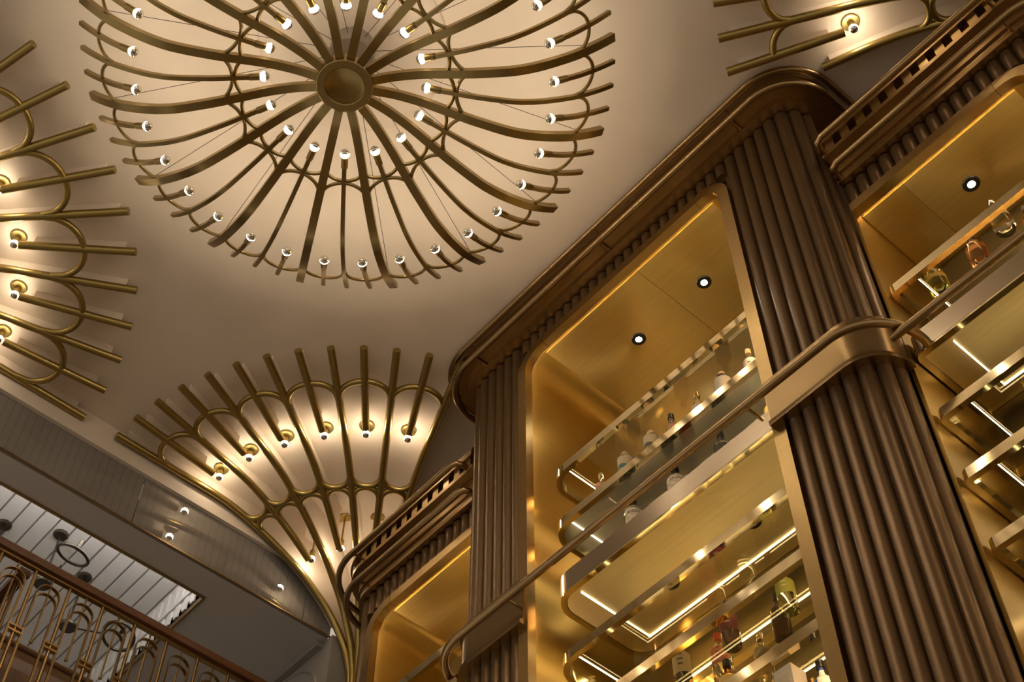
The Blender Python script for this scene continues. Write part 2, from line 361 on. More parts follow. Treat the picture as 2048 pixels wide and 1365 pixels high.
def charc(half, rc, ra, rad, e=2.0):
    pts = []
    for i in range(19):
        u = -1+2*i/18; a = half*u; r = rc+(ra-rc)*(max(0, 1-abs(u)**e))**0.5; pts.append((r*cos(a), r*sin(a), chz(r)+0.004))
    return MB().tube(pts, rad, 8).mesh('arc', 'chbrass')
arc_out, arc_in = charc(radians(11.0), 0.535, 0.588, 0.0105), charc(radians(11.0), 0.695, 0.602, 0.0105)
arc_rim = charc(radians(5.5), 1.235, 1.338, 0.010)
def socket_meshes(r_end, flip=1):
    """socket and bulb lying along the rib, pointing at the hub; local origin at the rib end, +x outward"""
    s = MB(); prof = [(0.0, 0.0), (0.018, 0.002), (0.0195, -0.008), (0.0195, -0.057), (0.017, -0.06), (0.0, -0.06)]
    n = 18
    def lx(pr, mi, sm=True):
        vs = [(x, r*cos(2*pi*k/n), r*sin(2*pi*k/n)) for r, x in pr for k in range(n)]
        fs = [(i*n+k, i*n+(k+1) % n, (i+1)*n+(k+1) % n, (i+1)*n+k) for i in range(len(pr)-1) for k in range(n)]
        return vs, fs, mi, sm
    s.add(*lx(prof, 0)); so = s.mesh('socket', 'chbrass')
    R = 0.0275; xc = -0.083; pr = [(0.0145, -0.058)]+[(R*sin(t), xc+R*cos(t)) for t in [radians(28+152*i/14) for i in range(15)]]
    b = MB(); b.add(*lx(pr[:8], 0)); b.add(*lx(pr[7:], 1)); return so, b.mesh('bulb', ['bulb', 'silver'])
so, bu = socket_meshes(0)
def tilt(r):
    return atan2(chz(r+0.03)-chz(r-0.03), 0.06)
def put_socket(r, ang):
    rt = (0, -tilt(r), radians(ang))
    s = link('socket', so, chand, (r*cos(radians(ang)), r*sin(radians(ang)), chz(r)), rt)
    link('bulb', bu, s)
for k in range(16):
    a = TH0+22.5*k; R_ = lambda d: (0, 0, radians(a+d))
    link('rib', wide, chand, rot=R_(0)); link('slim_rib', inter, chand, rot=R_(11.25))
    for d in (5.625, 16.875):
        link('short_rib', short, chand, rot=R_(d)); link('arc', arc_rim, chand, rot=R_(d)); put_socket(1.195, a+d)
    link('arc', arc_out, chand, rot=R_(11.25)); link('arc', arc_in, chand, rot=R_(11.25))
    put_socket(0.515, a+11.25)
cab = MB().tube([(0.10, 0, 7.40), (1.37, 0, chz(1.37))], 0.0018, 5).mesh('cable', 'black')
for k in range(16): link('cable', cab, chand, rot=(0, 0, radians(TH0+22.5*k)))
link('canopy', MB().lathe([(0.0, 7.33), (0.12, 7.33), (0.128, 7.338), (0.128, CEIL-0.03)], 48).mesh('canopy', 'canopy'), chand)

# ------------------------------------------------------------------ the back bar
def arc_path(cx_, cy_, R, a0, a1, n):
    return [(cx_+R*cos(radians(a0+(a1-a0)*i/n)), cy_+R*sin(radians(a0+(a1-a0)*i/n)), cos(radians(a0+(a1-a0)*i/n)), sin(radians(a0+(a1-a0)*i/n))) for i in range(n+1)]
RC = 0.17
YR, YL = 1.79, 4.273            # corner centres of the central block
def central_plan(back=3.695, n=14):
    return [(back, YL+RC, 0, 1)]+arc_path(3.5+RC, YL, RC, 90, 180, n)+arc_path(3.5+RC, YR, RC, 180, 270, n)+[(back, YR-RC, 0, -1)]
SX = 3.69
RS = 0.2; SLC, SRC = 5.586, 2*3.0245-5.586
def left_plan(back=4.1, n=14):
    return [(back, SLC+RS, 0, 1)]+arc_path(SX+RS, SLC, RS, 90, 180, n)+[(SX, YL+RC+0.02, -1, 0)]
def right_plan(back=4.1, n=14):
    return [(SX, YR-RC-0.02, -1, 0)]+arc_path(SX+RS, SRC, RS, 180, 270, n)+[(back, SRC-RS, 0, -1)]
def walk(path, pitch, start=0.0):
    out = []; acc = start; 
    for a, b in zip(path, path[1:]):
        L = hypot(b[0]-a[0], b[1]-a[1])
        while acc <= L and L > 0:
            t = acc/L; nx, ny = a[2]+(b[2]-a[2])*t, a[3]+(b[3]-a[3])*t; l = hypot(nx, ny) or 1
            out.append((a[0]+(b[0]-a[0])*t, a[1]+(b[1]-a[1])*t, nx/l, ny/l)); acc += pitch
        acc -= L
    return out
def inset(path, d): return [(x-nx*d, y-ny*d, nx, ny) for x, y, nx, ny in path]
def offset(path, d): return [(x+nx*d, y+ny*d) for x, y, nx, ny in path]
BAR_Z0 = -1.6
flute_cache = {}
def flute(z0, z1):
    k = (round(z0, 3), round(z1, 3))
    if k not in flute_cache:
        m = MB(); r = 0.0365
        m.lathe([(0, z0), (r, z0), (r, z1-0.012), (r-0.006, z1-0.003), (r-0.014, z1), (0, z1)], 18); flute_cache[k] = m.mesh('flute', 'flute')
    return flute_cache[k]
def rrect(y0, y1, z0, z1, r, n=10, open_side=0):
    """outline up the y1 side, over the top and down the y0 side (open at the bottom); (y, z, ny, nz) outward; open_side -1 / 1 ends the outline at the top of y0 / y1"""
    o = [(y1, z0, 1, 0)]+[(y1-r+r*cos(t), z1-r+r*sin(t), cos(t), sin(t)) for t in [pi/2*i/n for i in range(n+1)]] if open_side != 1 else [(y1, z1, 0, 1)]
    o += [(y0+r+r*cos(t), z1-r+r*sin(t), cos(t), sin(t)) for t in [pi/2+pi/2*i/n for i in range(n+1)]]+[(y0, z0, -1, 0)] if open_side != -1 else [(y0, z1, 0, 1)]
    return o
def outline_sweep(ol, prof, mi=0, closed=True, caps=False):
    """prof: (x, d) with d outward from the outline in the y-z plane"""
    P = len(prof); m = MB(); vs = [(x, y+ny*d, z+nz*d) for y, z, ny, nz in ol for x, d in prof]; fs = []
    for i in range(len(ol)-1):
        for k in range(P if closed else P-1): k2 = (k+1) % P; fs.append((i*P+k, i*P+k2, (i+1)*P+k2, (i+1)*P+k))
    if caps: fs += [list(range(P)), list(range(len(vs)-P, len(vs)))[::-1]]
    return m.add(vs, fs, mi, False)
def niche(root, xf, y0, y1, z0, z1, depth, r=0.13, seams=(), op=0, fw=0.07):
    """frame, LED, lining, back and ceiling panels of one lit recess"""
    fr = part('frame', outline_sweep(rrect(y0, y1, z0, z1, r, open_side=op), [(xf-0.012, 0), (xf-0.012, fw), (xf+0.042, fw), (xf+0.042, 0)], caps=True), 'frame', root)
    for yy, sd in ((y0+r+0.03, -1), (y1-r-0.03, 1)):
        if sd != op: part('frame_joint', MB().box(xf-0.0128, xf+0.041, yy-0.0012, yy+0.0012, z1-0.001, z1+fw+0.001), 'dark', fr)
    part('light_strip', outline_sweep(rrect(y0, y1, z0, z1, r, open_side=op), [(xf+0.044, 0.019), (xf+0.044, 0.027), (xf+0.0475, 0.027), (xf+0.0475, 0.019)]), 'led', root)
    part('lining', outline_sweep(rrect(y0-(0.034 if op != -1 else 0), y1+(0.034 if op != 1 else 0), z0, z1+0.034, r+0.034, open_side=op), [(xf+0.042, 0), (xf+0.042, 0.012), (xf+depth, 0.012), (xf+depth, 0)], caps=True), 'lining', root)
    if op: 
        yy = y0 if op == -1 else y1
        part('side_panel', MB().box(xf+0.004, xf+depth, yy-(0.006 if op == 1 else 0.0125), yy+(0.0125 if op == 1 else 0.006), z0, z1+0.034), 'lining', root)
    part('back_panel', MB().box(xf+depth, xf+depth+0.02, y0-(0.05 if op != -1 else 0), y1+(0.05 if op != 1 else 0), z0, z1+0.05), 'mirror', root)
    ed = [y0+(0.10 if op != -1 else 0.012)]+list(seams)+[y1-(0.10 if op != 1 else 0.012)]
    for a, b in zip(ed, ed[1:]):
        part('ceiling_panel', MB().box(xf+0.075, xf+depth-0.02, a+0.0015, b-0.0015, z1+0.027, z1+0.0335), 'brushed', root)
def rail(root, pts, r=0.021):
    return part('rail', MB().tube(pts, r, 14), 'bronze', root)
def bracket(rl, x, y, nx, ny, z, d0, d1, r=0.009):
    part('bracket', MB().tube([(x+nx*d0, y+ny*d0, z), (x+nx*d1, y+ny*d1, z)], r, 8), 'bronze', rl)

# ---- central cabinet
cab_c = thing('back_bar_cabinet', 'tall central bay of the brass back bar with rounded corners and lit shelves', 'bar cabinet', (3.9, 3.0245, BAR_Z0))
OY0, OY1, OZ = 2.226, 3.858, 7.105
LIP = 7.31
P0 = central_plan()
PI_ = inset(P0, 0.028)
right_run = [(PI_[i][0], min(PI_[i][1], 9), PI_[i][2], PI_[i][3]) for i in range(len(PI_)) if PI_[i][1] <= YR+0.001]
left_run = [p for p in PI_ if p[1] >= YL-0.001][::-1]
Fl = [(p, BAR_Z0) for p in walk([(3.528, OY0-0.07-0.0425, -1, 0)]+right_run, 0.0765, 0.0)]
Fl += [(p, BAR_Z0) for p in walk([(3.528, OY1+0.07+0.0425, -1, 0)]+left_run, 0.0765, 0.0)]
Fl += [(p, OZ+0.066) for p in walk([(3.528, OY0-0.07-0.0425+0.0765, -1, 0), (3.528, OY1+0.07, -1, 0)], 0.0765, 0.0)]
for (x, y, nx, ny), zz0 in Fl:
    link('flute', flute(zz0-BAR_Z0, LIP-0.006-BAR_Z0), cab_c, (x-3.9, y-3.0245, 0))
PB = central_plan(4.25)
for y0, y1 in ((YR-RC, OY0-0.05), (OY1+0.05, YL+RC)):
    pp = [p for p in central_plan(4.25) if y0-0.001 <= p[1] <= y1+0.001]
    if y0 < 3: pp = [(3.5, y1, -1, 0)]+pp
    else: pp = pp+[(3.5, y0, -1, 0)]
    part('backing', MB().sweep(pp, [(-0.03, BAR_Z0), (-0.03, 7.33), (-0.05, 7.33), (-0.05, BAR_Z0)]), 'flute', cab_c)
part('header', MB().box(3.53, 3.56, OY0-0.05, OY1+0.05, OZ+0.055, 7.33), 'flute', cab_c)
# cornice of the central bay
PC = central_plan(4.35)
cn = part('cornice', MB().sweep(PC, [(-0.06, LIP), (0.057, LIP), (0.057, LIP+0.041), (-0.06, LIP+0.041)]), 'cornice', cab_c)
part('moulding', MB().sweep(PC, [(-0.06, LIP+0.041), (0.123, LIP+0.041), (0.123, LIP+0.108), (0.117, LIP+0.109), (0.117, LIP+0.113), (0.123, LIP+0.114), (0.123, LIP+0.143), (-0.06, LIP+0.143)]), 'cornice', cn)
part('moulding', MB().sweep(PC, [(-0.06, LIP+0.143), (0.14, LIP+0.143), (0.14, CEIL-0.001), (-0.06, CEIL-0.001)]), 'cornice', cn)
def full_rail(z, d, back, rr=0.021):
    p = central_plan(back, 18); return [(x, y, z) for x, y in offset(p, d)]
for z, d, dd in ((7.335, 0.15, 0.057), (7.46, 0.178, 0.123)):
    rl = rail(cab_c, full_rail(z, d, 4.35))
    for yy in (1.95, 3.04, 4.20): bracket(rl, 3.5, yy, -1, 0, z, dd-0.03, d)
    bracket(rl, 3.86, YR-RC, 0, -1, z, dd-0.03, d); bracket(rl, 3.86, YL+RC, 0, 1, z, dd-0.03, d)
niche(cab_c, 3.5, OY0, OY1, 2.0, OZ, 0.78, 0.13, seams=(2.95,))
part('base_panel', MB().box(3.52, 3.56, OY0-0.05, OY1+0.05, BAR_Z0, 2.0), 'frame', cab_c)
part('niche_floor', MB().box(3.53, 4.28, OY0-0.03, OY1+0.03, 1.96, 2.0), 'brushed', cab_c)
# belt bands round the two columns and the rail that joins them
BZ0, BZ1 = 4.875, 5.175
pr_ = [(-0.02, BZ0), (0.05, BZ0), (0.05, BZ0+0.03), (0.03, BZ0+0.033), (0.03, BZ1-0.03), (0.045, BZ1-0.027), (0.045, BZ1), (-0.02, BZ1)]
bR = [(3.5, 2.21, -1, 0)]+arc_path(3.5+RC, YR, RC, 180, 270, 16)+[(3.68, YR-RC, 0, -1)]
bL = [(3.68, YL+RC, 0, 1)]+arc_path(3.5+RC, YL, RC, 90, 180, 16)+[(3.5, 3.872, -1, 0)]
for b_ in (bR, bL): part('belt_band', MB().sweep(b_, pr_), 'band', cab_c)
p = central_plan(3.70, 18); pts = [(x, y, 5.012) for x, y in offset(p, 0.12)]
def elbow(pts, axis_pt, n=6): return pts
q0 = pts[0]; qN = pts[-1]
pts = [(3.745, q0[1]-0.075, 5.012), (3.743, q0[1]-0.03, 5.012), (3.73, q0[1]-0.007, 5.012)]+pts+[(3.73, qN[1]+0.007, 5.012), (3.743, qN[1]+0.03, 5.012), (3.745, qN[1]+0.075, 5.012)]
rl = rail(cab_c, pts, 0.0215)
for yy in (2.27, 3.90): bracket(rl, 3.5, yy, -1, 0, 5.012, 0.0, 0.12, 0.0085)
# ---- side cabinets
SZ = 6.218; SLIP = 6.48
def side_cab(label, plan, oy0, oy1, sgn, seams):
    yc = (oy0+oy1)/2
    root = thing('back_bar_cabinet', label, 'bar cabinet', (4.0, yc, BAR_Z0))
    P = plan()
    for x, y, nx, ny in walk(inset(P, 0.028), 0.0765, 0.03):
        if sgn > 0 and x > 3.95 and abs(ny) > 0.9: continue
        ins = oy0-0.10 < y < oy1+0.10 and x < SX+0.04
        z0 = SZ+0.066 if ins else BAR_Z0
        link('flute', flute(z0-BAR_Z0, SLIP-0.006-BAR_Z0), root, (x-4.0, y-yc, 0))
    part('header', MB().box(SX+0.03, SX+0.06, oy0-(0.1 if sgn < 0 else 0), oy1+(0.1 if sgn > 0 else 0), SZ+0.06, 6.75), 'flute', root)
    end = arc_path(SX+RS, SLC, RS, 90, 180, 14) if sgn > 0 else arc_path(SX+RS, SRC, RS, 180, 270, 14)
    pp = [(4.2, SLC+RS, 0, 1)]+end+[(SX, oy1+0.05, -1, 0)] if sgn > 0 else [(SX, oy0-0.05, -1, 0)]+end+[(4.2, SRC-RS, 0, -1)]
    part('backing', MB().sweep(pp, [(-0.03, BAR_Z0), (-0.03, 6.4), (-0.05, 6.4), (-0.05, BAR_Z0)]), 'flute', root)
    PL = plan(4.35)
    cn = part('cornice', MB().sweep(PL, [(-0.06, SLIP), (0.035, SLIP), (0.035, SLIP+0.032), (0.031, SLIP+0.033), (0.031, SLIP+0.036), (0.035, SLIP+0.037), (0.035, SLIP+0.07), (-0.06, SLIP+0.07)]), 'cornice', root)
    part('fascia', MB().sweep(PL, [(-0.06, SLIP+0.07), (0.047, SLIP+0.07), (0.047, SLIP+0.19), (-0.06, SLIP+0.19)]), 'cornice', cn)
    part('moulding', MB().sweep(PL, [(-0.06, SLIP+0.19), (0.104, SLIP+0.19), (0.104, SLIP+0.222), (0.045, SLIP+0.224), (0.045, SLIP+0.30), (-0.06, SLIP+0.30)]), 'cornice', cn)
    part('crown', MB().sweep(PL, [(-0.06, SLIP+0.30), (0.118, SLIP+0.30), (0.118, SLIP+0.34), (0.10, SLIP+0.39), (-0.06, SLIP+0.39)]), 'cornice', cn)
    dm = MB().box(-0.102, -0.04, -0.0275, 0.0275, SLIP+0.223-BAR_Z0, SLIP+0.301-BAR_Z0).mesh('dentil', 'frame')
    for x, y, nx, ny in walk(PL, 0.105, 0.06):
        if x > 4.1: continue
        link('dentil', dm, root, (x-4.0, y-yc, 0), (0, 0, atan2(ny, nx)-pi))
    for z, d, dd in ((6.51, 0.12, 0.03), (6.706, 0.19, 0.10)):
        p = plan(4.1, 18); pts = [(x, y, z) for x, y in offset(p, d)]
        if sgn > 0:
            y_e = YL+RC+0.075; pts[-1] = (pts[-1][0], y_e+0.05, z)
            pts += [(SX-d+0.015, y_e+0.015, z), (SX-d+0.05, y_e, z), (SX-dd, y_e, z)]
        else:
            y_e = YR-RC-0.04; pts[0] = (pts[0][0], y_e-0.05, z)
            pts = [(SX-dd, y_e, z), (SX-d+0.05, y_e, z), (SX-d+0.015, y_e-0.015, z)]+pts
        rl = rail(root, pts)
        bracket(rl, SX, SLC-0.02 if sgn > 0 else SRC+0.02, -1, 0, z, dd-0.01, d)
    niche(root, SX, oy0, oy1, 2.0, SZ, 0.62, 0.13, seams, -sgn)
    part('base_panel', MB().box(SX+0.02, SX+0.06, oy0, oy1, BAR_Z0, 2.0), 'frame', root)
    part('niche_floor', MB().box(SX+0.03, SX+0.6, oy0, oy1, 1.96, 2.0), 'brushed', root)
    # belt rail
    xr = SX-0.14; zr = 4.966
    if sgn > 0: rp = [(xr, YL+RC+0.02, zr), (xr, SLC+0.02, zr)]
    else: rp = [(xr, 1.575, zr), (xr, SRC-0.02, zr)]
    rl = rail(root, rp, 0.0215)
    bracket(rl, SX, oy1+0.03 if sgn > 0 else oy0-0.03, -1, 0, zr, 0.0, 0.14, 0.0085)
    return root
LY0, LY1 = 4.465, 5.51
RY0, RY1 = 0.54, 1.598
side_cab('lower far bay of the brass back bar with dentil cornice beside the fan column', left_plan, LY0, LY1, 1, ())
side_cab('lower near bay of the brass back bar at the right edge, with dentil cornice', right_plan, RY0, RY1, -1, (1.33,))

# ------------------------------------------------------------------ shelves
def rr_loop(x0, x1, y0, y1, rad, n=8):
    """rad: one corner radius, or (radius at y0, radius at y1)"""
    o = []; ra, rb = rad if isinstance(rad, tuple) else (rad, rad)
    for cx_, cy_, a, r in ((x1-rb, y1-rb, 0, rb), (x0+rb, y1-rb, 90, rb), (x0+ra, y0+ra, 180, ra), (x1-ra, y0+ra, 270, ra)):
        o += [(cx_+r*cos(radians(a+90*i/n)), cy_+r*sin(radians(a+90*i/n))) for i in range(n+1)]
    return o
def loop_ring(m, outer, inner, z0, z1, mi=0):
    N = len(outer); vs = []
    for a, b in zip(outer, inner): vs += [(a[0], a[1], z0), (a[0], a[1], z1), (b[0], b[1], z1), (b[0], b[1], z0)]
    fs = []
    for i in range(N):
        j = (i+1) % N
        for k in range(4): k2 = (k+1) % 4; fs.append((i*4+k, i*4+k2, j*4+k2, j*4+k))
    return m.add(vs, fs, mi)
def loop_plate(m, lp, z0, z1, mi=0):
    N = len(lp); m.add([(x, y, z0) for x, y in lp]+[(x, y, z1) for x, y in lp], [list(range(N))[::-1], list(range(N, 2*N))]+[(i, (i+1) % N, N+(i+1) % N, N+i) for i in range(N)], mi); return m
def less(r, w): return (max(0.006, r[0]-w), max(0.006, r[1]-w)) if isinstance(r, tuple) else max(0.006, r-w)
def glass_shelf(label, x0, x1, y0, y1, ztop, r=0.14, led=True, t=0.056, rimw=0.030, pane='pane', group='glass shelves of the bar'):
    s = thing('glass_shelf', label, 'shelf', ((x0+x1)/2, (y0+y1)/2, ztop-t), group)
    o, i_ = rr_loop(x0, x1, y0, y1, r), rr_loop(x0+rimw, x1-rimw, y0+rimw, y1-rimw, less(r, rimw))
    part('rim', loop_ring(MB(), o, i_, ztop-t, ztop), 'polished', s)
    part('pane', loop_plate(MB(), rr_loop(x0+rimw-0.002, x1-rimw+0.002, y0+rimw-0.002, y1-rimw+0.002, less(r, rimw)), ztop-0.014, ztop-0.002), pane, s)
    if led:
        yl = y1-0.135
        part('light_strip', MB().box(x0+0.05, x1-0.10, yl-0.0015, yl+0.0015, ztop-0.020, ztop-0.016).box(x1-0.103, x1-0.10, y0+0.06, yl, ztop-0.022, ztop-0.015), 'led2', s)
    return s
def slab_shelf(label, x0, x1, y0, y1, z0, z1, r=0.14, downs=()):
    s = thing('slab_shelf', label, 'shelf', ((x0+x1)/2, (y0+y1)/2, z0), 'deep slab shelves of the bar')
    o = rr_loop(x0, x1, y0, y1, r)
    part('body', loop_plate(MB(), o, z0+0.012, z1), 'steel', s)
    part('rim', loop_ring(MB(), o, rr_loop(x0+0.03, x1-0.03, y0+0.03, y1-0.03, less(r, 0.03)), z0, z0+0.014), 'polished', s)
    ym = (y0+y1)/2
    ip = rr_loop(x0+0.034, x1-0.034, y0+0.034, y1-0.034, less(r, 0.034))
    part('bottom_panel', loop_plate(MB(), ip, z0+0.004, z0+0.013), 'panel', s)
    yl = y1-0.17
    part('light_strip', MB().box(x0+0.06, x1-0.12, yl-0.0015, yl+0.0015, z0-0.001, z0+0.004).box(x1-0.123, x1-0.12, y0+0.06, yl, z0-0.002, z0+0.004), 'led2', s)
    return s
CX0, CX1, CY0, CY1 = 3.56, 4.22, 2.20, 3.775; RCS = (0.012, 0.14)
glass_shelf('topmost glass shelf of the central bay, just under its brass ceiling', CX0, CX1, CY0, CY1, 5.952, RCS)
glass_shelf('second glass shelf of the central bay, carrying a row of corked bottles', CX0, CX1, CY0, CY1, 5.54, RCS, pane='pane_grey')
slab_shelf('thick metal slab shelf of the central bay behind the horizontal rail', CX0, CX1, CY0, CY1, 4.99, 5.13, RCS)
glass_shelf('glass shelf of the central bay next below the thick slab', CX0, CX1, CY0, CY1, 4.613, RCS)
glass_shelf('glass shelf of the central bay with plum and pink label bottles standing on it', CX0, CX1, CY0, CY1, 4.226, RCS)
glass_shelf('glass shelf of the central bay second from the bottom of the photo', CX0, CX1, CY0, CY1, 3.84, RCS)
glass_shelf('glass shelf of the central bay at the lower photo edge, under a white carton', CX0, CX1, CY0, CY1, 3.46, RCS)
SXF, SXB = 3.722, 4.26
glass_shelf('glass shelf of the near bay carrying a green and a pink bottle', SXF, SXB, 0.62, 1.585, 5.54, 0.03)
slab_shelf('thick slab shelf of the near bay with a lit brass underside', SXF, SXB, 0.62, 1.585, 4.99, 5.13, 0.04)
for z, n in ((4.613, 'next below the thick slab'), (4.226, 'second below the thick slab'), (3.84, 'lowest in view')):
    glass_shelf('glass shelf of the near bay, '+n, SXF, SXB, 0.62, 1.585, z, 0.03)
glass_shelf('glass shelf of the far bay at the bottom edge of the photo', SXF, SXB, 4.48, 5.43, 5.54, 0.08)
glass_shelf('glass shelf of the far bay hidden below the first', SXF, SXB, 4.56, 5.43, 5.10, 0.08) if False else None

def downlight(x, y, z, label, ring='black'):
    t = thing('downlight', label, 'downlight', (x, y, z-0.01), 'downlights of the bar')
    part('trim_ring', MB().lathe([(0.018, z-0.004), (0.021, z-0.010), (0.042, z-0.009), (0.046, z-0.004), (0.046, z), (0.018, z)], 32, (x, y)), ring, t)
    part('lens', MB().lathe([(0.0, z-0.003), (0.018, z-0.003)], 24, (x, y)), 'lens', t)
downlight(3.93, 3.30, OZ+0.027, 'black ringed downlight in the brass ceiling of the central bay, left one')
downlight(3.93, 2.74, OZ+0.027, 'black ringed downlight in the brass ceiling of the central bay, right one')
downlight(4.02, 1.10, SZ+0.027, 'black ringed downlight in the brass ceiling of the near right bay')
downlight(3.907, 3.265, 4.994, 'downlight under the thick slab shelf of the central bay, left one')
downlight(3.907, 2.718, 4.994, 'downlight under the thick slab shelf of the central bay, right one')

# ------------------------------------------------------------------ balcony: railing, sofa, lamps
RY = 6.2
rail_t = thing('balcony_railing', 'brass balcony railing with arched bars under a brown wooden handrail', 'railing', (2.0, RY, 4.92))
part('handrail', MB().box(0.9, 3.95, RY-0.035, RY+0.035, 5.895, 5.945), 'wood', rail_t)
part('top_bar', MB().box(0.9, 3.95, RY-0.016, RY+0.016, 5.872, 5.895), 'railbrass', rail_t)
part('bottom_bar', MB().box(0.9, 3.95, RY-0.016, RY+0.016, 4.98, 5.0), 'railbrass', rail_t)
post = MB().tube([(0, 0, 4.99), (0, 0, 5.875)], 0.011, 10).mesh('post', 'railbrass')
rod = MB().tube([(0, 0, 5.40), (0, 0, 5.875)], 0.0055, 8)
rod.lathe([(0, 5.386)]+[(0.011*sin(t), 5.397-0.011*cos(t)) for t in [pi*i/8 for i in range(9)]], 10); rod = rod.mesh('finial_rod', 'railbrass')
def strap(w, top, bot, z_half=0.012):
    n = 14; pts = [(-w, bot)]+[(-w*cos(pi*i/n), top-w+w*sin(pi*i/n)) for i in range(n+1)]+[(w, bot)]; m = MB(); vs = []
    for x, z in pts: vs += [(x, -z_half, z), (x, z_half, z)]
    N = len(pts); inner = []
    for i, (x, z) in enumerate(pts):
        a, b = pts[max(0, i-1)], pts[min(N-1, i+1)]; t = Vector((b[0]-a[0], b[1]-a[1])).normalized(); inner += [(x+t.y*0.004, -z_half, z-t.x*0.004), (x+t.y*0.004, z_half, z-t.x*0.004)]
    o = len(vs); vs += inner; fs = []
    for i in range(N-1): a = 2*i; fs += [(a, a+1, a+3, a+2), (o+a, o+a+2, o+a+3, o+a+1), (a, a+2, o+a+2, o+a), (a+1, o+a+1, o+a+3, a+3)]
    return m.add(vs, fs).mesh('arch', 'railbrass')
ar1, ar2 = strap(0.074, 5.815, 5.05), strap(0.068, 5.752, 5.05)
col = MB().box(-0.045, 0.045, -0.014, 0.014, 0, 0.012).box(-0.045, 0.045, -0.014, 0.014, 0.035, 0.047).mesh('collar', 'railbrass')
for i in range(-3, 9):
    x = 1.788+0.2226*i
    link('post', post, rail_t, (x-2.0, 0, -4.92)); link('collar', col, rail_t, (x-2.0, 0, 5.40-4.92))
    xm = x+0.1113
    link('finial_rod', rod, rail_t, (xm-2.0, 0, -4.92)); link('arch', ar1, rail_t, (xm-2.0, 0, -4.92)); link('arch', ar2, rail_t, (xm-2.0, 0, -4.92))
rail_2 = thing('stair_railing', 'short brown wooden handrail running back behind the balcony railing', 'railing', (1.75, 6.7, 4.92))
part('handrail', MB().box(1.72, 1.79, 6.30, 6.82, 5.895, 5.945), 'wood', rail_2)
for i in range(5):
    part('post', MB().tube([(1.755, 6.38+0.1*i, 4.92), (1.755, 6.38+0.1*i, 5.9)], 0.011, 8), 'railbrass', rail_2)
sofa = thing('sofa', 'brown leather sofa back behind the balcony railing', 'sofa', (1.8, 7.2, 4.92))
def cushion_box(x0, x1, y0, y1, z0, z1, r, n=4):
    m = MB(); lp = rr_loop(x0, x1, y0, y1, r, 4); N = len(lp); vs = []; cx_, cy_ = (x0+x1)/2, (y0+y1)/2; rows = []
    for z, k in ((z0, 0.0), (z1-r, 0.0), (z1-r*0.35, 0.25), (z1, 0.85)):
        rows.append([(x+(cx_-x)/max(abs(cx_-x), 1e-6)*r*k if abs(x-cx_) > r else x, y+(cy_-y)/max(abs(cy_-y), 1e-6)*r*k if abs(y-cy_) > r*0.5 else y, z) for x, y in lp])
    for rw in rows: vs += rw
    fs = [(i*N+k, i*N+(k+1) % N, (i+1)*N+(k+1) % N, (i+1)*N+k) for i in range(len(rows)-1) for k in range(N)]+[list(range(N))[::-1], list(range((len(rows)-1)*N, len(rows)*N))]
    return m.add(vs, fs, 0, True)
part('backrest', cushion_box(0.9, 2.58, 6.88, 7.08, 5.20, 5.93, 0.05), 'leather', sofa)
part('piping', MB().tube([(0.92, 6.885, 5.925), (2.56, 6.885, 5.925)], 0.022, 10), 'leather', sofa)
part('panel', MB().box(0.92, 2.56, 6.862, 6.882, 5.30, 5.74), 'leather', sofa)
part('seat', cushion_box(0.9, 2.58, 7.08, 7.7, 5.1, 5.38, 0.05), 'leather', sofa)
for x in (0.98, 2.5):
    for y in (6.95, 7.6): part('leg', MB().tube([(x, y, 4.92), (x, y, 5.2)], 0.02, 8), 'wood', sofa)
cu = cushion_box(2.27, 2.50, 7.10, 7.20, 5.40, 6.10, 0.045)
M['cushion'] = mat('patterned_cloth', (0.32, 0.26, 0.18), 0.85, noise=0.75, nscale=38)
cs = link('cushion', cu.mesh('cushion', 'cushion')); tag(cs, 'small patterned cushion standing on the brown sofa', 'cushion')

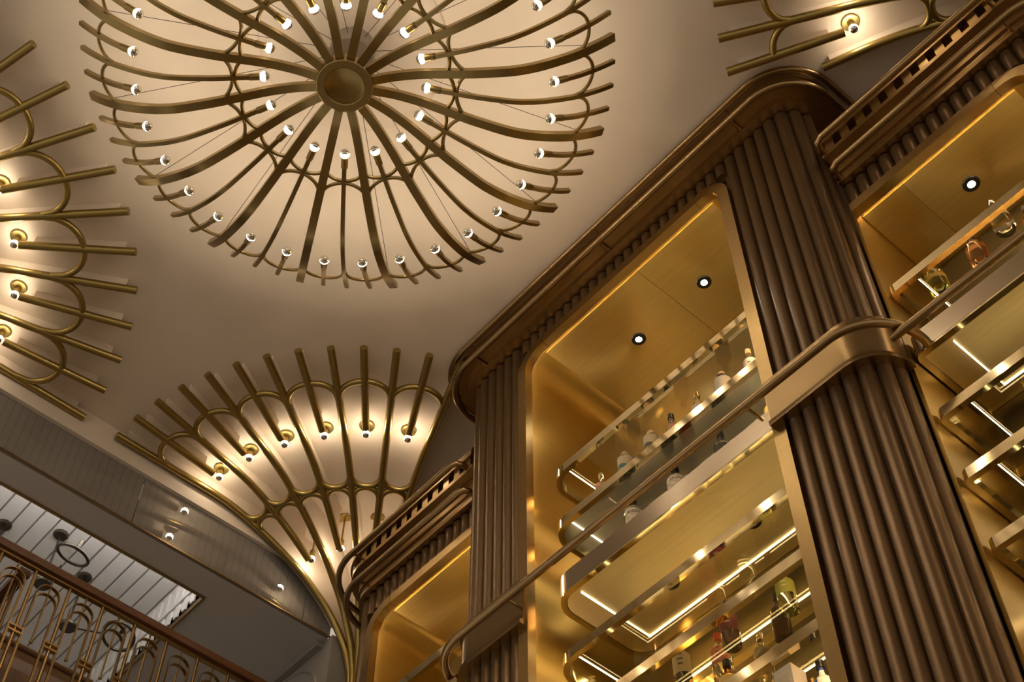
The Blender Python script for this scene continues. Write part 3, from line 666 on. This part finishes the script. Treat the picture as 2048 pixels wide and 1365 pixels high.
def reading_lamp(px, py, ring_xy, label, tiltv, ring_z=6.84):
    t = thing('pendant_lamp', label, 'lamp', (px, py, 6.8), 'pendant lamps of the mezzanine')
    part('ceiling_plate', MB().lathe([(0, 7.252), (0.045, 7.252), (0.055, 7.262), (0.055, 7.27)], 24, (px, py)), 'nickel', t)
    part('rod', MB().tube([(px, py, 7.26), (px, py, 6.80)], 0.008, 8), 'nickel', t)
    part('lower_plate', MB().lathe([(0, 6.782), (0.058, 6.782), (0.064, 6.79), (0.064, 6.802), (0, 6.806)], 28, (px, py)), 'nickel', t)
    rx, ry = ring_xy; d = Vector((rx-px, ry-py, ring_z-6.79)); L = d.length; e = Vector((rx, ry, ring_z))-d.normalized()*0.115
    part('arm', MB().tube([(px, py, 6.792), tuple(e)], 0.007, 8), 'nickel', t)
    nrm = Vector(tiltv).normalized(); u = nrm.orthogonal().normalized(); w = nrm.cross(u); c = Vector((rx, ry, ring_z))
    rg = part('ring', MB().tube([tuple(c+(u*cos(a)+w*sin(a))*0.112) for a in [2*pi*i/36 for i in range(36)]], 0.012, 10, closed=True), 'nickel', t)
    m = MB(); n = 30; vs = [tuple(c+(u*cos(a)+w*sin(a))*0.108+nrm*s) for s in (-0.003, 0.003) for a in [2*pi*i/n for i in range(n)]]
    m.add(vs, [list(range(n))[::-1], list(range(n, 2*n))]+[(i, (i+1) % n, n+(i+1) % n, n+i) for i in range(n)])
    part('lens', m, 'lampglass', t)
    k = d.normalized(); kb = c+w*0.13
    part('knob', MB().tube([tuple(c+w*0.105), tuple(kb)], [0.008, 0.013], 8), 'nickel', t)
    part('bulb', MB().lathe([(0.0, 0.018)]+[(0.018*sin(a), 0.018*cos(a)) for a in [pi*i/8 for i in range(1, 8)]]+[(0.0, -0.018)], 12), 'fbulb_dim', t).location = c+nrm*0.05-Vector(t.location)+Vector((0, 0, 0))
    part('bulb_holder', MB().tube([tuple(c+nrm*0.05), tuple(c+nrm*0.12)], 0.014, 10), 'nickel', t)
M['fbulb_dim'] = mat('small_warm_bulb', (1, 0.9, 0.8), 0.3, emit=BULB_COL, es=4.0)
M['lampglass'] = mat('lamp_lens_glass', (0.9, 0.9, 0.88), 0.03, trans=1.0, ior=1.2)
reading_lamp(2.157, 7.25, (2.185, 6.93), 'pendant with a tilted ring lens, nearest under the white boards', (0.15, -0.35, 1))
reading_lamp(2.50, 7.50, (2.835, 7.40), 'pendant with a ring lens seen through the arches of the railing', (0.3, 0.2, 1))
reading_lamp(1.81, 7.43, (1.50, 7.55), 'pendant at the left edge above the handrail', (-0.3, 0.2, 1))

# ------------------------------------------------------------------ bottles
def text_on(parent, txt, size, R, zc, facing, m='ink', cx=0, cy=0):
    cu = bpy.data.curves.new('lettering', 'FONT'); cu.body = txt; cu.size = size; cu.align_x = 'CENTER'; cu.align_y = 'CENTER'; cu.extrude = 0.0004
    tmp = bpy.data.objects.new('tmp', cu); C.objects.link(tmp)
    me = bpy.data.meshes.new_from_object(tmp.evaluated_get(bpy.context.evaluated_depsgraph_get()))
    bpy.data.objects.remove(tmp)
    for v in me.vertices:
        a = facing+v.co.x/R; r = R+0.0006+v.co.z; v.co = (cx+r*cos(a), cy+r*sin(a), zc+v.co.y)
    me.materials.clear(); me.materials.append(M[m]); link('lettering', me, parent)
gl = {}
def bglass(name, col, rough=0.03, tr=1.0):
    if name not in gl: M['bg_'+name] = mat('bottle_glass_'+name, col, rough, trans=tr, ior=1.3); gl[name] = 1
    return 'bg_'+name
def col_mat(name, col):
    k = 'lab_'+name
    if k not in M: M[k] = mat('label_'+name, col, 0.6)
    return k
def bottle(x, y, z, label, glass, h=0.27, R=0.04, kind='round', cap='cork', capcol=None, lab=None, labz=(0.25, 0.6), text=None, wave=None, face=None, ink='ink', tsize=0.02, span=150, nm='bottle', strokes=False):
    t = thing(nm, label, 'bottle', (x, y, z), 'bottles on the bar shelves')
    sh = h*0.66; nr = R*0.34
    if kind == 'stout': pr = [(0, 0.004), (R*0.8, 0), (R, 0.008), (R, h*0.76), (R*0.97, h*0.80), (R*0.86, h*0.825), (nr, h*0.835), (nr, h*0.85), (0, h*0.85)]
    elif kind == 'round': pr = [(0, 0.004), (R*0.8, 0), (R, 0.008), (R, sh*0.86), (R*0.93, sh*0.95), (R*0.6, sh*1.03), (nr, sh*1.10), (nr, h*0.88), (0, h*0.88)]
    elif kind == 'sloped': pr = [(0, 0.004), (R*0.85, 0), (R, 0.01), (R*0.98, sh*0.5), (R*0.86, sh*0.75), (R*0.55, sh*1.0), (nr, sh*1.18), (nr, h*0.9), (0, h*0.9)]
    else: pr = [(0, 0.004), (R*0.8, 0), (R*0.95, 0.006), (R, 0.02), (R, sh*0.78), (R*0.9, sh*0.9), (nr*1.2, sh*0.98), (nr, sh*1.05), (nr, h*0.88), (0, h*0.88)]
    link('body', MB().lathe(pr, 28).mesh('body', glass), t)
    cr = nr*1.25
    link('stopper', MB().lathe([(0, h*(0.84 if kind == 'stout' else 0.86)), (cr, h*(0.84 if kind == 'stout' else 0.86)), (cr, h*0.985), (cr*0.9, h), (0, h)], 16).mesh('stopper', capcol or 'cork'), t)
    f = face if face is not None else atan2(-y, -x)
    if lab:
        a0, a1 = f-radians(span/2), f+radians(span/2); z0, z1 = h*labz[0], h*labz[1]
        def rad(zz):
            for (r0, q0), (r1, q1) in zip(pr[1:], pr[2:]):
                if q0 <= zz <= q1 and q1 > q0: return r0+(r1-r0)*(zz-q0)/(q1-q0)
            return R
        zz = [z0+(z1-z0)*i/6 for i in range(7)]
        lb = link('label', MB().lathe([(rad(q)+0.0012, q) for q in zz], 20, a0=a0, a1=a1).mesh('label', lab), t)
        if text:
            for i, tx in enumerate(text):
                zc = z0+(z1-z0)*(0.72-0.30*i); text_on(lb, tx, tsize*(1 if i == 0 else 0.7), rad(zc)+0.0012, zc, f, ink)
        if strokes:
            for q in range(3):
                zc = z0+(z1-z0)*(0.72-0.2*q); aw = radians((26, 34, 30)[q])/2; af = f-radians(8); rr_ = rad(zc)+0.0022
                vs = [(rr_*cos(af-aw+2*aw*i/6), rr_*sin(af-aw+2*aw*i/6), zc+dz) for i in range(7) for dz in (-0.004, 0.004)]
                link('print_line', MB().add(vs, [(2*i, 2*i+2, 2*i+3, 2*i+1) for i in range(6)]).mesh('print_line', ink), lb)
        if wave:
            lo, hi = z0+(z1-z0)*0.38, z0+(z1-z0)*0.58; n = 20
            vs = []; 
            for i in range(n+1):
                a = a0+(a1-a0)*i/n; dz = 0.010*sin(i/n*2*pi)
                for q in (lo+dz, hi+dz): vs.append(((rad(q)+0.002)*cos(a), (rad(q)+0.002)*sin(a), q))
            link('label_band', MB().add(vs, [(2*i, 2*i+2, 2*i+3, 2*i+1) for i in range(n)]).mesh('label_band', wave), lb)
    return t
S2, S1, SL, S4, S5 = 5.54, 5.952, 5.13, 4.226, 3.84
clear = bglass('clear', (0.95, 0.95, 0.90)); gdark = bglass('smoky', (0.10, 0.09, 0.07), 0.05, 0.5); green = bglass('green', (0.25, 0.45, 0.34)); red = bglass('red', (0.55, 0.10, 0.04)); pink = bglass('pink', (0.95, 0.55, 0.45)); lime = bglass('lime', (0.75, 0.85, 0.35)); amber = bglass('amber', (0.75, 0.35, 0.08)); blue = bglass('blue', (0.05, 0.09, 0.30), 0.05, 0.6); purp = bglass('dark_wine', (0.06, 0.02, 0.03), 0.05, 0.4)
teal = col_mat('teal', (0.05, 0.16, 0.14)); olive = col_mat('olive', (0.10, 0.09, 0.04)); plum = col_mat('plum', (0.16, 0.03, 0.05)); rose = col_mat('rose', (0.72, 0.24, 0.18)); gold = col_mat('gold', (0.55, 0.38, 0.10)); leaf = col_mat('leaf', (0.30, 0.33, 0.08)); white = col_mat('white', (0.55, 0.48, 0.37)); redp = col_mat('red', (0.5, 0.05, 0.03)); navy = col_mat('navy', (0.05, 0.07, 0.16))
M['floral'] = mat('floral_print', (0.45, 0.22, 0.12), 0.5, noise=0.95, nscale=45)
M['dots'] = mat('dotted_glass', (0.20, 0.15, 0.11), 0.15, noise=0.9, nscale=90)
M['flower'] = mat('flower_label', (0.72, 0.58, 0.42), 0.6, noise=0.45, nscale=55)
bx = 3.665
bottle(bx, 3.455, S2, 'short bottle with bright floral print at the left end of the second glass shelf', clear, 0.25, 0.034, capcol=clear, lab='floral', labz=(0.1, 0.62), span=300)
bottle(bx, 3.27, S2, 'corked bottle with cream label and green wave on the second glass shelf', clear, 0.26, 0.042, 'stout', lab='paper', labz=(0.12, 0.755), wave=teal, span=170)
bottle(bx, 3.075, S2, 'corked bottle with cream label and dark olive wave on the second glass shelf', clear, 0.26, 0.042, 'stout', lab='paper', labz=(0.12, 0.755), wave=olive, span=170)
bottle(bx, 2.925, S2, 'dark dotted bottle between two pale label bottles on the second glass shelf', 'dots', 0.26, 0.042, 'sloped', capcol='black', lab=col_mat('copper', (0.42, 0.20, 0.09)), labz=(0.3, 0.62), span=70)
bottle(bx, 2.735, S2, 'clear bottle with torn cream label, third from the right on the second glass shelf', clear, 0.26, 0.04, 'flask', capcol='polished', lab='paper', labz=(0.12, 0.52), span=160)
bottle(bx, 2.56, S2, 'corked clear bottle with white label, second from the right on the second glass shelf', clear, 0.26, 0.044, 'stout', lab=white, labz=(0.2, 0.72), span=160)
bottle(bx, 2.375, S2, 'corked bottle with white label beside the right frame on the second glass shelf', clear, 0.27, 0.036, lab=white, labz=(0.1, 0.62), strokes=True)
bottle(3.86, 3.36, S2, 'dark grey bottle in the back row of the second glass shelf, left', gdark, 0.25, 0.038, capcol='black')
bottle(3.86, 2.98, S2, 'dark blue bottle in the back row of the second glass shelf, middle', blue, 0.25, 0.042, capcol='black')
bottle(3.86, 2.66, S2, 'navy bottle in the back row of the second glass shelf, right', blue, 0.24, 0.042, capcol='black', lab=navy)
bottle(3.66, 3.245, SL, 'pale green bottle with hexagonal white label on the slab behind the rail', bglass('mint', (0.72, 0.80, 0.58)), 0.29, 0.05, capcol='black', lab='flower', labz=(0.06, 0.64), text=['JINZU'], tsize=0.026, span=110)
bottle(3.75, 3.36, SL, 'slim black bottle at the left of the slab', gdark, 0.36, 0.034, capcol='black')
bottle(3.67, 2.95, SL, 'bottle with pink flower label on the slab behind the rail', bglass('mint', (0.72, 0.80, 0.58)), 0.29, 0.05, capcol='black', lab='flower', labz=(0.06, 0.68), text=['JINZU'], tsize=0.026, span=150)
bottle(3.76, 3.05, SL, 'slim black bottle on the slab beside the pink flower label bottle', gdark, 0.36, 0.034, capcol='black')
bottle(3.67, 2.64, SL, 'clear bottle with white lettering on the slab, near the right column', gdark, 0.27, 0.043, capcol='black', lab=gdark, labz=(0.2, 0.7), text=['SIX DOGS'], ink=white, tsize=0.015)
bottle(3.85, 2.98, SL, 'red glass bottle standing on the slab', red, 0.30, 0.042, 'sloped', capcol='black')
bottle(3.83, 2.72, SL, 'dark green bottle standing on the slab', green, 0.30, 0.042, capcol='black')
bottle(3.68, 2.33, SL, 'bottle with yellow and black label wedged behind the right frame', amber, 0.27, 0.036, capcol='black', lab=gold, labz=(0.4, 0.7))
bottle(3.79, 2.865, S4, 'dark bottle with plum label seen from below on the lower glass shelf', purp, 0.27, 0.044, capcol='black', lab=plum, labz=(0.28, 0.78), strokes=True, ink=white)
bottle(3.91, 3.035, S4, 'clear bottle with pink label and red cap on the lower glass shelf', clear, 0.27, 0.042, capcol=redp, lab=rose, labz=(0.25, 0.72), strokes=True, ink=redp)
bottle(3.81, 2.55, S4, 'clear bottle with leaf green label beside the right frame on the lower glass shelf', bglass('palegreen', (0.85, 0.88, 0.62)), 0.27, 0.043, capcol='black', lab=leaf, labz=(0.3, 0.75), strokes=True, ink=white)
bottle(3.92, 2.68, S4, 'dark brown bottle behind the leaf green label bottle', purp, 0.27, 0.042, capcol='black')
bottle(3.80, 3.17, S4, 'dark bottle with cream label near the bottom edge of the photo', gdark, 0.27, 0.042, capcol='black', lab='paper', labz=(0.15, 0.68), strokes=True)
for i, (xx, yy) in enumerate(((4.06, 3.10), (4.05, 2.90), (4.0, 2.46))):
    bottle(xx, yy, S4, ['pale empty looking bottle behind the pink label bottle', 'pale clear bottle in the back row of the lower glass shelf', 'pale clear bottle at the far right of the lower glass shelf'][i], clear, 0.26, 0.042, capcol='silver')
S6 = 3.46
bottle(3.65, 2.36, S6, 'blue bottle with white label and red seal at the bottom, by the right frame', blue, 0.27, 0.042, capcol='black', lab=white, labz=(0.25, 0.8), span=70)
bottle(3.72, 2.86, S5, 'bottle with orange label at the bottom edge of the photo', amber, 0.27, 0.042, capcol='black', lab=gold)
bxs = thing('bottle_box', 'white carton with a framed label on the bottom shelf', 'box', (3.64, 2.50, S6))
part('carton', MB().box(3.595, 3.685, 2.455, 2.545, S6, S6+0.30), white, bxs); part('label', MB().box(3.5935, 3.595, 2.47, 2.53, S6+0.06, S6+0.26), 'paper', bxs)
# near bay
bottle(3.93, 1.43, 5.54, 'clear bottle with dark stopper and green liquor on the shelf of the near right bay', lime, 0.25, 0.05, 'flask', capcol=col_mat('walnut', (0.10, 0.05, 0.02)), lab=gold, labz=(0.28, 0.4))
bottle(3.95, 1.205, 5.54, 'pink glass bottle with dark stopper on the shelf of the near right bay', pink, 0.25, 0.05, 'flask', capcol=col_mat('walnut', (0.10, 0.05, 0.02)))
bottle(3.88, 1.02, 5.54, 'pale bottle with a cream label at the right photo edge', clear, 0.25, 0.05, 'sloped', capcol='silver', lab='paper', labz=(0.3, 0.58), text=["CRAFTER'S"], tsize=0.017)
bottle(4.02, 0.93, 5.54, 'amber bottle in the top right corner of the near bay shelf', amber, 0.25, 0.05, 'flask', capcol=col_mat('walnut', (0.10, 0.05, 0.02)))

# ------------------------------------------------------------------ lift everything so that the hall floor is at zero
for o in list(SC.objects):
    if o.parent is None: o.location.z += EYE
